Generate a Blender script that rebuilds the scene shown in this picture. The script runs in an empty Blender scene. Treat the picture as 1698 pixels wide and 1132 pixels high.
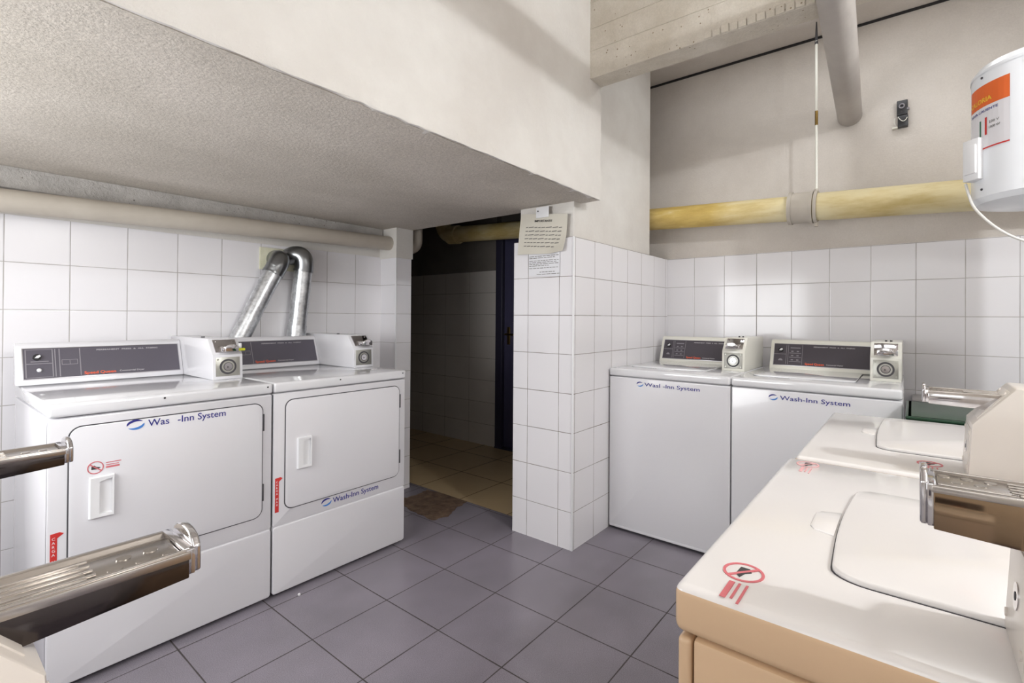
import bpy, bmesh, math, random
from mathutils import Vector, Matrix
random.seed(7)
C = bpy.context.scene.collection
S = bpy.context.scene
R = math.radians

# ------------------------------------------------------------------ camera, world, lights, exposure
cd = bpy.data.cameras.new('camera'); cam = bpy.data.objects.new('camera', cd); C.objects.link(cam)
yaw, pitch, roll, F = 0.6537, 0.0051, 0.0069, 813.0
fwd = Vector((math.cos(yaw)*math.cos(pitch), math.sin(yaw)*math.cos(pitch), math.sin(pitch)))
rgt = Vector((math.sin(yaw), -math.cos(yaw), 0)); up = rgt.cross(fwd)
r2 = math.cos(roll)*rgt + math.sin(roll)*up; u2 = -math.sin(roll)*rgt + math.cos(roll)*up
m = Matrix((r2, u2, -fwd)).transposed().to_4x4(); m.translation = Vector((0, 0, 1.2))
cam.matrix_world = m
cd.sensor_fit = 'HORIZONTAL'; cd.sensor_width = 36.0; cd.lens = F/1698*36.0
cd.shift_x = (849-889.9)/1698; cd.shift_y = -(566-521.6)/1698
cd.clip_start = 0.01
S.camera = cam
w = bpy.data.worlds.new('world'); S.world = w; w.use_nodes = True
w.node_tree.nodes['Background'].inputs[0].default_value = (0.9, 0.93, 1.0, 1)
w.node_tree.nodes['Background'].inputs[1].default_value = 0.3
def area(name, loc, target, sx, sy, power, col):
    l = bpy.data.lights.new(name, 'AREA'); l.shape = 'RECTANGLE'; l.size = sx; l.size_y = sy
    l.energy = power; l.color = col
    o = bpy.data.objects.new(name, l); C.objects.link(o); o.location = loc
    o.rotation_euler = (Vector(target)-Vector(loc)).to_track_quat('-Z', 'Y').to_euler()
    return o
def bulb(name, loc, power, rad, col):
    l = bpy.data.lights.new(name, 'POINT'); l.energy = power; l.shadow_soft_size = rad; l.color = col
    o = bpy.data.objects.new(name, l); C.objects.link(o); o.location = loc
COOL = (0.945, 0.975, 1.0)
bulb('lamp_right_bay', (1.0, -1.5, 2.46), 84, 0.045, COOL)
bulb('lamp_entrance', (-0.3, -1.5, 2.40), 5, 0.08, COOL)
bulb('lamp_middle', (1.35, -0.44, 2.42), 4, 0.07, COOL)
bulb('lamp_far_side', (2.46, -0.46, 2.43), 4.5, 0.045, COOL)
area('fill_upper_far_wall', (2.75, 0.3, 2.86), (2.75, 0.4, 0.0), 0.3, 1.2, 5, COOL)  # unseen fill panel added to lift the upper far wall
area('lamp_back_left', (-0.66, 1.75, 1.32), (2.1, 1.85, 1.33), 1.25, 0.8, 28, (0.955, 0.98, 1.0))
area('lamp_back_middle', (-0.66, 0.25, 1.60), (2.5, 0.9, 1.8), 0.9, 0.7, 3, COOL)
S.view_settings.view_transform = 'Standard'; S.view_settings.look = 'None'
S.view_settings.gamma = 1.0; S.view_settings.use_curve_mapping = False
S.view_settings.exposure = -0.03

# ------------------------------------------------------------------ materials
def lin(c):
    return tuple(((x/255)/12.92 if x/255 <= .04045 else ((x/255+.055)/1.055)**2.4) for x in c) + (1,)
def new_mat(name, rgb, rough=.5, metal=0., spec=.5, coat=0.):
    mt = bpy.data.materials.new(name); mt.use_nodes = True
    b = mt.node_tree.nodes['Principled BSDF']
    b.inputs['Base Color'].default_value = lin(rgb); b.inputs['Roughness'].default_value = rough
    b.inputs['Metallic'].default_value = metal; b.inputs['Specular IOR Level'].default_value = spec
    b.inputs['Coat Weight'].default_value = coat; b.inputs['Coat Roughness'].default_value = .06
    return mt
class NT:
    def __init__(s, mt): s.t = mt.node_tree; s.b = s.t.nodes['Principled BSDF']
    def n(s, ty, **k):
        o = s.t.nodes.new(ty)
        for a, v in k.items(): setattr(o, a, v)
        return o
    def l(s, a, b): s.t.links.new(a, b)
    def math(s, op, a, b=None, c=None):
        o = s.n('ShaderNodeMath', operation=op)
        for i, v in enumerate((a, b, c)):
            if v is None: continue
            if isinstance(v, (int, float)): o.inputs[i].default_value = v
            else: s.l(v, o.inputs[i])
        return o.outputs[0]
    def noise(s, scale, detail=3, vec=None, rough=.5):
        o = s.n('ShaderNodeTexNoise'); o.inputs['Scale'].default_value = scale
        o.inputs['Detail'].default_value = detail; o.inputs['Roughness'].default_value = rough
        if vec is None: vec = s.pos()
        s.l(vec, o.inputs['Vector']); return o.outputs['Fac']
    def pos(s): return s.n('ShaderNodeNewGeometry').outputs['Position']
    def obj(s): return s.n('ShaderNodeTexCoord').outputs['Object']
    def ramp(s, fac, stops):
        o = s.n('ShaderNodeValToRGB'); e = o.color_ramp.elements
        while len(e) < len(stops): e.new(.5)
        for k, (p, c) in enumerate(stops): e[k].position = p; e[k].color = c
        s.l(fac, o.inputs[0]); return o.outputs[0]
    def mix(s, fac, a, b, mode='MIX'):
        o = s.n('ShaderNodeMix', data_type='RGBA', blend_type=mode)
        for i, v in ((0, fac), (6, a), (7, b)):
            if isinstance(v, (int, float)): o.inputs[i].default_value = v
            elif isinstance(v, tuple): o.inputs[i].default_value = v
            else: s.l(v, o.inputs[i])
        return o.outputs[2]
    def bump(s, h, strength=.2, dist=.01):
        o = s.n('ShaderNodeBump'); o.inputs['Strength'].default_value = strength
        o.inputs['Distance'].default_value = dist; s.l(h, o.inputs['Height'])
        s.l(o.outputs[0], s.b.inputs['Normal'])
    def col(s, c): s.l(c, s.b.inputs['Base Color'])

def plaster(name, a, b, scale=2.5, rough=.85, bump=.25, bscale=60, spots=None, grain=0.):
    mt = new_mat(name, a, rough); t = NT(mt)
    c = t.ramp(t.noise(scale, 6, rough=.6), [(.35, lin(a)), (.68, lin(b))])
    if grain:
        g = t.ramp(t.noise(150, 3, rough=.7), [(.35, (1-grain,)*3+(1,)), (.65, (1+grain,)*3+(1,))])
        c = t.mix(1., c, g, 'MULTIPLY')
    if spots:
        v = t.n('ShaderNodeTexVoronoi'); v.inputs['Scale'].default_value = 34; t.l(t.pos(), v.inputs['Vector'])
        near = t.math('LESS_THAN', v.outputs['Distance'], .12)
        patch = t.math('GREATER_THAN', t.noise(3.165, 3), .50)
        c = t.mix(t.math('MULTIPLY', near, patch), c, lin(spots))
    t.col(c); t.bump(t.noise(bscale, 6, rough=.65), bump, .01); return mt

def tile_mat(name, axis, ou, oz, wu, wz, rgb, grout, gw=.0030, rough=.13, var=.03):
    mt = new_mat(name, rgb, rough, spec=.5); t = NT(mt)
    sp = t.n('ShaderNodeSeparateXYZ'); t.l(t.pos(), sp.inputs[0])
    def cell(out, off, wdt):
        q = t.math('DIVIDE', t.math('SUBTRACT', out, off), wdt)
        fr = t.math('FRACT', q); e = t.math('MINIMUM', fr, t.math('SUBTRACT', 1., fr))
        return t.math('MULTIPLY', e, wdt), t.math('FLOOR', q)
    eu, iu = cell(sp.outputs[axis[0]], ou, wu); ez, iz = cell(sp.outputs[axis[1]], oz, wz)
    e = t.math('MINIMUM', eu, ez)
    wob = t.math('MULTIPLY_ADD', t.noise(9, 2), .0022, gw/2-.0011)
    g = t.math('LESS_THAN', e, wob)
    cv = t.n('ShaderNodeCombineXYZ'); t.l(iu, cv.inputs[0]); t.l(iz, cv.inputs[1])
    wn = t.n('ShaderNodeTexWhiteNoise', noise_dimensions='3D'); t.l(cv.outputs[0], wn.inputs['Vector'])
    f = t.math('MULTIPLY_ADD', wn.outputs['Value'], var, 1-var)
    base = t.mix(1., lin(rgb), t.ramp(f, [(0, (0, 0, 0, 1)), (1, (1, 1, 1, 1))]), 'MULTIPLY')
    t.col(t.mix(g, base, lin(grout)))
    t.l(t.math('MULTIPLY_ADD', g, .6, rough), t.b.inputs['Roughness'])
    edge = t.n('ShaderNodeMapRange'); t.l(e, edge.inputs[0]); edge.inputs[1].default_value = 0; edge.inputs[2].default_value = .004
    t.bump(t.math('MULTIPLY_ADD', t.noise(7, 1), .5, edge.outputs[0]), .25, .002)
    return mt, t

M = {}
TW = .2011
WHITE = (238, 236, 239); GR = (176, 171, 168)
M['tile_left'], _ = tile_mat('white_wall_tile_left', (0, 2), .2666, 1.415, TW, .1985, WHITE, GR)
M['tile_far'], _ = tile_mat('white_wall_tile_far', (1, 2), 1.1911, 1.416, TW, .1985, WHITE, GR)
M['tile_pf'], _ = tile_mat('white_pillar_tile_front', (1, 2), 1.474, 1.414, .2085, .2033, WHITE, (140, 132, 126))
M['tile_ps'], _ = tile_mat('white_pillar_tile_side', (0, 2), 2.331, 1.414, .1945, .2033, WHITE, (140, 132, 126))
M['tile_pier'], _ = tile_mat('white_pier_tile', (1, 2), 2.985, 1.415, TW, .1985, WHITE, GR)
M['tile_corr'], _ = tile_mat('grey_corridor_tile', (1, 2), 3.05, 1.63, .34, .205, (205, 199, 193), (128, 122, 115), rough=.3)
# grey-violet speckled floor
mt, t = tile_mat('grey_floor_tile', (0, 1), .9467, 1.7615, .3236, .3236, (116, 112, 117), (66, 60, 60), gw=.0045, rough=.24, var=.06)
sp = t.ramp(t.noise(420, 2, rough=.8), [(.35, lin((114, 109, 117))), (.62, lin((148, 142, 151)))])
old = t.b.inputs['Base Color'].links[0].from_node
big = t.ramp(t.noise(3, 4), [(.3, (.86, .86, .86, 1)), (.7, (1.08, 1.07, 1.09, 1))])
t.l(t.mix(1., sp, big, 'MULTIPLY'), old.inputs[6])
M['floor'] = mt
mt, t = tile_mat('tan_corridor_floor', (0, 1), 2.262, 1.95, .41, .41, (196, 172, 132), (80, 68, 52), gw=.006, rough=.32, var=.12)
M['floor_tan'] = mt
M['plaster'] = plaster('off_white_plaster', (214, 209, 203), (229, 226, 221), 2.2, bump=.25)
M['plaster_far'] = plaster('stained_far_plaster', (202, 194, 186), (218, 211, 204), 1.6, bump=.2, grain=.03)
M['stucco'] = plaster('shaded_stucco_soffit', (192, 184, 173), (212, 204, 194), 1.6, bump=.4, bscale=110, grain=.14)  # greyer than the fascia: the underside's shade is put into the colour
M['concrete'] = plaster('painted_concrete_beam', (196, 187, 172), (218, 211, 199), 5, bump=.5, bscale=40, spots=(150, 134, 112), grain=.05)
M['rough_strip'] = plaster('rough_concrete_strip', (178, 174, 170), (203, 199, 195), 9, bump=.8, bscale=70, spots=(140, 134, 128))
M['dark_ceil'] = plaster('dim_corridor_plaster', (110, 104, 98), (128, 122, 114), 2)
M['enamel'] = new_mat('white_enamel', (223, 222, 226), .2, coat=.4)
M['enamel_top'] = new_mat('glossy_white_porcelain', (226, 226, 229), .09, coat=.6)
M['enamel_w'] = new_mat('ivory_enamel', (226, 224, 214), .28, coat=.2)
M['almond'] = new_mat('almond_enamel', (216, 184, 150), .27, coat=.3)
M['almond_light'] = new_mat('pale_almond_enamel', (216, 208, 200), .3, coat=.2)
M['lit_almond_top'] = new_mat('lit_almond_porcelain', (232, 228, 226), .16, coat=.4)  # almond enamel whitened on the tops to carry the strong light
M['gasket'] = new_mat('dark_grey_gasket', (70, 68, 72), .7)
M['black'] = new_mat('black_plastic', (26, 25, 27), .4)
M['shadow_gap'] = new_mat('dark_gap_shade', (38, 36, 38), .8)  # near-black colour stands in for the shade inside narrow gaps
M['panel'] = new_mat('charcoal_panel', (88, 84, 94), .28)
M['panel_w'] = new_mat('charcoal_panel_washer', (72, 67, 74), .28)
M['silver'] = new_mat('silver_trim', (176, 174, 178), .3, 1.)
M['print_grey'] = new_mat('light_grey_print', (178, 175, 178), .5)
M['print_dim'] = new_mat('dim_grey_print', (140, 136, 142), .5)
M['white_plastic'] = new_mat('white_plastic', (236, 236, 238), .3)
M['orange_print'] = new_mat('orange_print', (240, 98, 56), .5)
M['blue'] = new_mat('navy_blue_print', (44, 44, 132), .5)
M['blue2'] = new_mat('sky_blue_print', (70, 130, 205), .5)
M['red'] = new_mat('red_sticker', (206, 52, 48), .5)
M['pink'] = new_mat('faded_red_print', (208, 112, 118), .6)
M['faded'] = new_mat('very_faded_red_print', (222, 170, 172), .6)
M['chrome'] = new_mat('polished_chrome', (205, 203, 205), .09, 1.)
M['satin_chrome'] = new_mat('satin_chrome', (186, 180, 174), .27, 1.)
M['warm_reflection_chrome'] = new_mat('chrome_with_warm_reflection', (150, 128, 104), .10, 1.)  # reflection of the almond cabinet and dark room put into the chrome colour
M['dark_reflection_chrome'] = new_mat('chrome_with_dark_reflection', (88, 82, 80), .12, 1.)  # chrome darkened to carry the black reflection on the slide sides
M['zinc'] = new_mat('dull_zinc_lock_plate', (168, 167, 160), .38, .75)
M['brass'] = new_mat('brass', (176, 146, 88), .3, 1.)
M['yellow_plastic'] = new_mat('yellow_green_plastic', (206, 208, 40), .35)
M['grey_pipe'] = plaster('beige_grey_painted_pipe', (184, 175, 163), (200, 192, 180), 3, rough=.55, bump=.1)
M['drop_pipe'] = plaster('grey_painted_pipe', (172, 165, 160), (190, 184, 178), 3, rough=.5, bump=.1)
M['paper'] = new_mat('aged_paper', (214, 209, 196), .45, coat=.3)
M['paper2'] = new_mat('white_paper', (232, 232, 236), .6)
M['tape'] = new_mat('white_tape', (236, 236, 238), .4)
M['ink'] = new_mat('grey_ink', (120, 116, 112), .7)
M['ink_dark'] = new_mat('dark_ink', (62, 60, 60), .7)
M['door_blue'] = new_mat('dark_violet_door_paint', (74, 72, 98), .35)
M['door_frame'] = new_mat('dark_violet_frame_paint', (50, 48, 66), .4)
M['green'] = new_mat('green_plastic', (36, 104, 62), .25)
M['green_dark'] = new_mat('dark_green_plastic', (22, 58, 38), .3)
M['grey_stone'] = plaster('grey_marble_sink', (150, 146, 144), (188, 184, 182), 9, rough=.3, bump=.05)
M['dirt'] = plaster('brown_dirt_patch', (92, 72, 58), (128, 104, 84), 22, bump=.9, bscale=60)
M['cord'] = new_mat('white_cord', (222, 220, 216), .45)
M['socket'] = new_mat('black_bakelite', (44, 44, 48), .35)
M['heater'] = new_mat('white_heater_enamel', (240, 243, 248), .25, coat=.3)
M['orange_label'] = new_mat('orange_label', (226, 104, 40), .5)
M['label_white'] = new_mat('white_label', (228, 226, 230), .5)
M['label_yellow'] = new_mat('yellow_print', (238, 190, 60), .5)
M['green_print'] = new_mat('green_print', (40, 110, 80), .5)
# galvanised sheet: spangled zinc
mt = new_mat('galvanised_sheet', (176, 178, 180), .3, .9); t = NT(mt)
v = t.n('ShaderNodeTexVoronoi'); v.inputs['Scale'].default_value = 70; t.l(t.pos(), v.inputs['Vector'])
t.col(t.mix(.35, t.ramp(t.noise(25, 4), [(.35, lin((140, 142, 144))), (.65, lin((206, 208, 210)))]), v.outputs['Color']) if False else t.ramp(t.math('ADD', t.math('MULTIPLY', t.noise(25, 4), .7), t.math('MULTIPLY', v.outputs['Distance'], .25)), [(.25, lin((168, 170, 173))), (.6, lin((222, 224, 226)))]))
t.l(t.math('MULTIPLY_ADD', t.noise(40, 3), .25, .2), t.b.inputs['Roughness']); t.bump(t.noise(30, 3), .12, .003)
M['galv'] = mt
M['galv_dark'] = new_mat('smooth_zinc_elbow', (150, 152, 154), .28, .95)
mt = new_mat('yellowed_asbestos_pipe', (190, 170, 116), .6); t = NT(mt)
mp = t.n('ShaderNodeMapping'); mp.inputs['Scale'].default_value = (1, .22, 1); t.l(t.pos(), mp.inputs[0])
nz = t.noise(14, 6, mp.outputs[0], .65)
t.col(t.mix(t.ramp(t.noise(1.3, 2), [(.42, (0, 0, 0, 1)), (.62, (1, 1, 1, 1))]), t.ramp(nz, [(.32, lin((184, 152, 78))), (.55, lin((212, 184, 106))), (.72, lin((234, 218, 174)))]),
      t.ramp(nz, [(.3, lin((204, 184, 124))), (.55, lin((230, 218, 178)))])))
t.bump(nz, .3, .004); M['yellow_pipe'] = mt

# ------------------------------------------------------------------ mesh helpers
def link(name, bm, mats, parent=None, smooth=True, kind=None, label=None):
    me = bpy.data.meshes.new(name); bmesh.ops.recalc_face_normals(bm, faces=bm.faces)
    bm.to_mesh(me); bm.free()
    for k in (mats if isinstance(mats, (list, tuple)) else [mats]): me.materials.append(M[k] if isinstance(k, str) else k)
    if smooth:
        for p in me.polygons: p.use_smooth = True
        me.set_sharp_from_angle(angle=R(32))
    o = bpy.data.objects.new(name, me); C.objects.link(o)
    if parent: o.parent = parent
    if kind: o['kind'] = kind
    if label: o['label'] = label
    return o
def merge(bm, sub, mi=0):
    for f in sub.faces: f.material_index = mi
    tmp = bpy.data.meshes.new('t'); sub.to_mesh(tmp); sub.free(); bm.from_mesh(tmp); bpy.data.meshes.remove(tmp)
def box(bm, x0, x1, y0, y1, z0, z1, r=0, seg=2, mi=0, mat=None):
    s = bmesh.new(); bmesh.ops.create_cube(s, size=1)
    for v in s.verts: v.co = Vector(((x0+x1)/2+v.co.x*(x1-x0), (y0+y1)/2+v.co.y*(y1-y0), (z0+z1)/2+v.co.z*(z1-z0)))
    if r: bmesh.ops.bevel(s, geom=s.edges[:], offset=r, segments=seg, affect='EDGES', profile=.5)
    if mat: bmesh.ops.transform(s, matrix=mat, verts=s.verts)
    merge(bm, s, mi); return bm
def rrect(x0, x1, z0, z1, r, n=6):
    if r <= 0: return [(x0, z0), (x1, z0), (x1, z1), (x0, z1)]
    p = []
    for cx, cz, a in ((x1-r, z0+r, -90), (x1-r, z1-r, 0), (x0+r, z1-r, 90), (x0+r, z0+r, 180)):
        for k in range(n+1):
            q = R(a+90*k/n); p.append((cx+r*math.cos(q), cz+r*math.sin(q)))
    return p
def prism(bm, pts, d0, d1, ax='y', bev=0, mi=0, seg=2):
    """extrude a 2D outline from d0 to d1 along ax: 'y' -> (x,z), 'x' -> (y,z), 'z' -> (x,y)"""
    f = {'y': lambda a, b, d: (a, d, b), 'x': lambda a, b, d: (d, a, b), 'z': lambda a, b, d: (a, b, d)}[ax]
    s = bmesh.new(); n = len(pts)
    A = [s.verts.new(f(a, b, d0)) for a, b in pts]; B = [s.verts.new(f(a, b, d1)) for a, b in pts]
    fa = s.faces.new(A); fb = s.faces.new(B[::-1])
    for k in range(n): s.faces.new((A[k], B[k], B[(k+1) % n], A[(k+1) % n]))
    if bev:
        bmesh.ops.recalc_face_normals(s, faces=s.faces)
        es = {e for e in fa.edges} | {e for e in fb.edges}
        for e in s.edges:
            if e not in es and len(e.link_faces) == 2 and e.calc_face_angle() > R(40): es.add(e)
        bmesh.ops.bevel(s, geom=list(es), offset=bev, segments=seg, affect='EDGES', profile=.5)
    merge(bm, s, mi); return bm
def tube(bm, pts, rad, n=20, caps=True, mi=0):
    """round tube along points; rad a number or one per point"""
    pts = [Vector(p) for p in pts]; s = bmesh.new(); rings = []
    tan0 = None; u = None
    for k, p in enumerate(pts):
        t = ((pts[min(k+1, len(pts)-1)]-p).normalized()+(p-pts[max(k-1, 0)]).normalized()).normalized()
        if u is None:
            u = t.orthogonal().normalized()
        else: u = (u-t*u.dot(t)).normalized()
        v = t.cross(u); q = rad[k] if isinstance(rad, (list, tuple)) else rad
        rings.append([s.verts.new(p+q*(math.cos(2*math.pi*i/n)*u+math.sin(2*math.pi*i/n)*v)) for i in range(n)])
    for a, b in zip(rings, rings[1:]):
        for i in range(n): s.faces.new((a[i], a[(i+1) % n], b[(i+1) % n], b[i]))
    if caps: s.faces.new(rings[0][::-1]); s.faces.new(rings[-1])
    merge(bm, s, mi); return bm
def bez(p0, p1, p2, n=10):
    p0, p1, p2 = map(Vector, (p0, p1, p2))
    return [(1-t)**2*p0+2*t*(1-t)*p1+t*t*p2 for t in [k/n for k in range(n+1)]]
def disc(bm, c, r, d0, d1, n=28, mi=0):      # short cylinder facing -y
    return prism(bm, [(c[0]+r*math.cos(2*math.pi*k/n), c[1]+r*math.sin(2*math.pi*k/n)) for k in range(n)], d0, d1, 'y', mi=mi)
def ring(bm, c, ro, ri, d0, d1, n=32, mi=0, sx=1.):
    s = bmesh.new(); L = []
    for r, d in ((ro, d1), (ro, d0), (ri, d0), (ri, d1)):
        L.append([s.verts.new((c[0]+sx*r*math.cos(2*math.pi*k/n), d, c[1]+r*math.sin(2*math.pi*k/n))) for k in range(n)])
    for a in range(4):
        for k in range(n): s.faces.new((L[a][k], L[a][(k+1) % n], L[(a+1) % 4][(k+1) % n], L[(a+1) % 4][k]))
    merge(bm, s, mi); return bm
def text_bm(body, size, shear=0., spacing=1., width=None, bold=0.):
    cu = bpy.data.curves.new('t', 'FONT'); cu.body = body; cu.size = size; cu.shear = shear
    cu.space_character = spacing; cu.resolution_u = 3; cu.extrude = .0002; cu.offset = bold
    o = bpy.data.objects.new('t', cu); C.objects.link(o)
    me = bpy.data.meshes.new_from_object(o.evaluated_get(bpy.context.evaluated_depsgraph_get()))
    bpy.data.objects.remove(o); bm = bmesh.new(); bm.from_mesh(me); bpy.data.meshes.remove(me)
    if width:
        xs = [v.co.x for v in bm.verts]; k = width/(max(xs)-min(xs)); x0 = min(xs)
        for v in bm.verts: v.co.x = (v.co.x-x0)*k
    return bm
FRONT = Matrix.Rotation(R(90), 4, 'X')
def text(name, body, size, loc, mat, parent, width=None, rot=FRONT, spacing=1., bold=0., label=None):
    bm = text_bm(body, size, 0, spacing, width, bold)
    bmesh.ops.transform(bm, matrix=Matrix.Translation(loc) @ rot, verts=bm.verts)
    return link(name, bm, mat, parent, smooth=False, label=label)
def thing(name, label, cat, loc=(0, 0, 0), rz=0, group=None):
    o = bpy.data.objects.new(name, None); C.objects.link(o); o.empty_display_size = .1
    o.location = loc; o.rotation_euler = (0, 0, R(rz)); o['label'] = label; o['category'] = cat
    if group: o['group'] = group
    return o
def tag(o, label, cat, group=None):
    o['label'] = label; o['category'] = cat
    if group: o['group'] = group
    return o
def struct(name, bm, mats, smooth=False): return link(name, bm, mats, None, smooth, kind='structure')

# ------------------------------------------------------------------ the room
XF, YL, YR, XB, ZC = 3.336, 2.975, -1.80, -.72, 2.89
ZS = 1.804                                  # underside of the lowered soffit
b = bmesh.new(); box(b, XB-.1, 2.262, YR-.1, YL+.1, -.06, 0); box(b, 2.262, XF+.3, YR-.1, 1.5, -.06, 0); struct('floor', b, 'floor')
b = bmesh.new(); box(b, 2.262, 3.9, 1.5, 5.6, -.06, .0); struct('floor_corridor', b, 'floor_tan')
b = bmesh.new(); box(b, XB-.1, 3.9, YR-.1, 5.7, ZC, ZC+.1); struct('ceiling', b, 'plaster_far')
b = bmesh.new(); box(b, XB-.1, 2.2, YL, YL+.1, 0, 1.612, mi=0); box(b, XB-.1, 2.2, YL+.002, YL+.1, 1.612, 2.9, mi=1); struct('wall_left', b, ['tile_left', 'plaster'])
b = bmesh.new(); box(b, XF, XF+.1, YR-.1, 1.6, 0, 1.617, mi=0); box(b, XF+.012, XF+.1, YR-.1, 1.80, 1.617, ZC, mi=1); struct('wall_far', b, ['tile_far', 'plaster_far'])
b = bmesh.new(); box(b, XB-.1, XF+.1, YR-.1, YR, 0, 1.617, mi=0); box(b, XB-.1, XF+.1, YR-.1, YR-.004, 1.617, ZC, mi=1); struct('wall_right', b, ['tile_left', 'plaster'])
b = bmesh.new(); box(b, XB-.1, XB, YR, YL, 0, ZC); struct('wall_back', b, 'plaster')
b = bmesh.new(); box(b, .45, XF, -.69, -.60, 0, 1.02); struct('wall_partition', b, 'tile_left')
b = bmesh.new(); box(b, 2.20, 2.56, -.69, -.575, 0, ZC, r=.003); struct('wall_column', b, 'plaster')
# lowered soffit: stucco underside, plastered fascia above the dryers
b = bmesh.new(); prism(b, [(XB, 1.222), (2.2, 1.288), (2.2, YL), (XB, YL)], ZS, ZS+.03, 'z'); struct('ceiling_soffit', b, 'stucco')
b = bmesh.new(); prism(b, [(XB, 1.210), (2.2, 1.276), (2.2, 1.40), (XB, 1.34)], ZS+.002, ZC, 'z', bev=.002)
bmesh.ops.subdivide_edges(b, edges=[e for e in b.edges if e.calc_length() > 2], cuts=70)
for v in b.verts:
    if v.co.z < 1.82 and v.co.y < 1.3: v.co.z += random.uniform(-.003, .003)
struct('wall_fascia', b, 'plaster')
b = bmesh.new(); box(b, XB, 2.06, 2.935, YL, 1.715, ZS, r=.003); struct('trim_1', b, 'rough_strip')
# pillar: tiled lower part, plaster above; upper part stops short of the far wall
PX, PY0, PY1 = 2.117, 1.384, 1.785
b = bmesh.new(); box(b, PX+.001, XF, PY0+.001, PY1, 0, 1.618)
bmesh.ops.recalc_face_normals(b, faces=b.faces)
for f in b.faces: f.material_index = 1 if abs(f.normal.y) > .5 else 0
struct('wall_pillar', b, ['tile_pf', 'tile_ps'])
b = bmesh.new(); box(b, PX+.018, 3.06, PY0+.012, PY1-.03, 1.618, ZC, r=.004); struct('wall_pillar_plaster', b, 'plaster')
b = bmesh.new(); box(b, PX-.003, PX+.006, PY0-.003, PY0+.007, 0, 1.618, r=.002); struct('trim_2', b, 'white_plastic', True)
# pier between the left wall and the doorway
b = bmesh.new(); box(b, 2.072, 2.2, 2.80, YL+.6, 0, 1.60, mi=0)
bmesh.ops.recalc_face_normals(b, faces=b.faces)
for f in b.faces: f.material_index = 1 if abs(f.normal.y) > .5 else 0
box(b, 2.066, 2.205, 2.79, YL+.6, 1.60, 2.4, mi=2); struct('wall_pier', b, ['tile_pier', 'tile_left', 'plaster'])
b = bmesh.new(); box(b, 2.069, 2.078, 2.797, 2.806, 0, 1.60, r=.002); struct('trim_3', b, 'white_plastic', True)
# corridor behind the doorway
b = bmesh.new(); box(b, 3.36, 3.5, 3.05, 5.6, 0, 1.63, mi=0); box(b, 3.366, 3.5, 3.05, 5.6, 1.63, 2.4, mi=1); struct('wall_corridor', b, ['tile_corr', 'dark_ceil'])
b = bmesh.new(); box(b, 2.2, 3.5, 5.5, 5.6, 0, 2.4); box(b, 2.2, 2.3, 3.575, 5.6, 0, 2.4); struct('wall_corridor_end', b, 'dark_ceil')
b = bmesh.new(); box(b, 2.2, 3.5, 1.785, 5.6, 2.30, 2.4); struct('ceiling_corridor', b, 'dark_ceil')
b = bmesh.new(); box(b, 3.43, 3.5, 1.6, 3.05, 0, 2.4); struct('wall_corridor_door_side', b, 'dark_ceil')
b = bmesh.new()
for y0, y1, z0, z1 in ((2.965, 3.045, 0, 2.03), (2.06, 2.14, 0, 2.03), (2.06, 3.045, 1.96, 2.04)): box(b, 3.35, 3.43, y0, y1, z0, z1, r=.004)
box(b, 3.345, 3.43, 2.06, 3.045, 0, .012)
struct('trim_4', b, 'door_frame')
d = bpy.data.objects.new('door_1', None); C.objects.link(d); d['kind'] = 'structure'; d.location = (3.385, 2.14, 0)
b = bmesh.new(); box(b, 0, .04, 0, .825, .015, 1.96, r=.003)
for y in (.08, .44):
    for z0, z1 in ((.1, .9), (1.15, 1.85)): box(b, -.006, 0.001, y, y+.3, z0, z1, r=.005)
link('door_leaf', b, 'door_blue', d)
b = bmesh.new(); box(b, -.006, 0, .752, .787, .95, 1.11, r=.003); tube(b, [(-.004, .77, 1.045), (-.05, .77, 1.045), (-.055, .76, 1.045), (-.055, .665, 1.042)], .009, 12)
link('door_handle', b, 'brass', d)
# beam across the ceiling, with the board marks left by its formwork
b = bmesh.new(); box(b, 2.085, 2.20, YR, 1.45, 2.385, ZC, r=.004)
for z in (2.52, 2.63, 2.76): box(b, 2.0825, 2.088, YR, 1.28, z, z+.006)
for k in range(14): box(b, 2.079, 2.0855, .22+k*.035, .252+k*.035, 2.385+.002*(k % 2), 2.415+.004*(k % 3), r=.003)
struct('ceiling_beam', b, 'concrete')
b = bmesh.new(); box(b, 3.336, 3.349, YR, 3.0, 2.878, 2.889); struct('trim_5', b, 'shadow_gap')
# worn strip where a floor tile is missing before the doorway
b = bmesh.new()
pts = [(1.93, 2.24), (2.03, 2.21), (2.16, 2.27), (2.262, 2.29), (2.262, 2.50), (2.24, 2.66), (2.12, 2.64), (2.0, 2.66), (1.95, 2.5)]
P2 = []
for k in range(len(pts)):
    a, c = Vector(pts[k]), Vector(pts[(k+1) % len(pts)])
    for j in range(6): q = a.lerp(c, j/6); P2.append((q.x+random.uniform(-.008, .008), q.y+random.uniform(-.008, .008)))
P2 = [(min(x, 2.262), y) for x, y in P2]
prism(b, P2, -.001, .0025, 'z'); o = link('dirt_patch', b, 'dirt', None, False)
tag(o, 'brown bare cement patch where floor tile is missing at doorway', 'floor patch')

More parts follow.
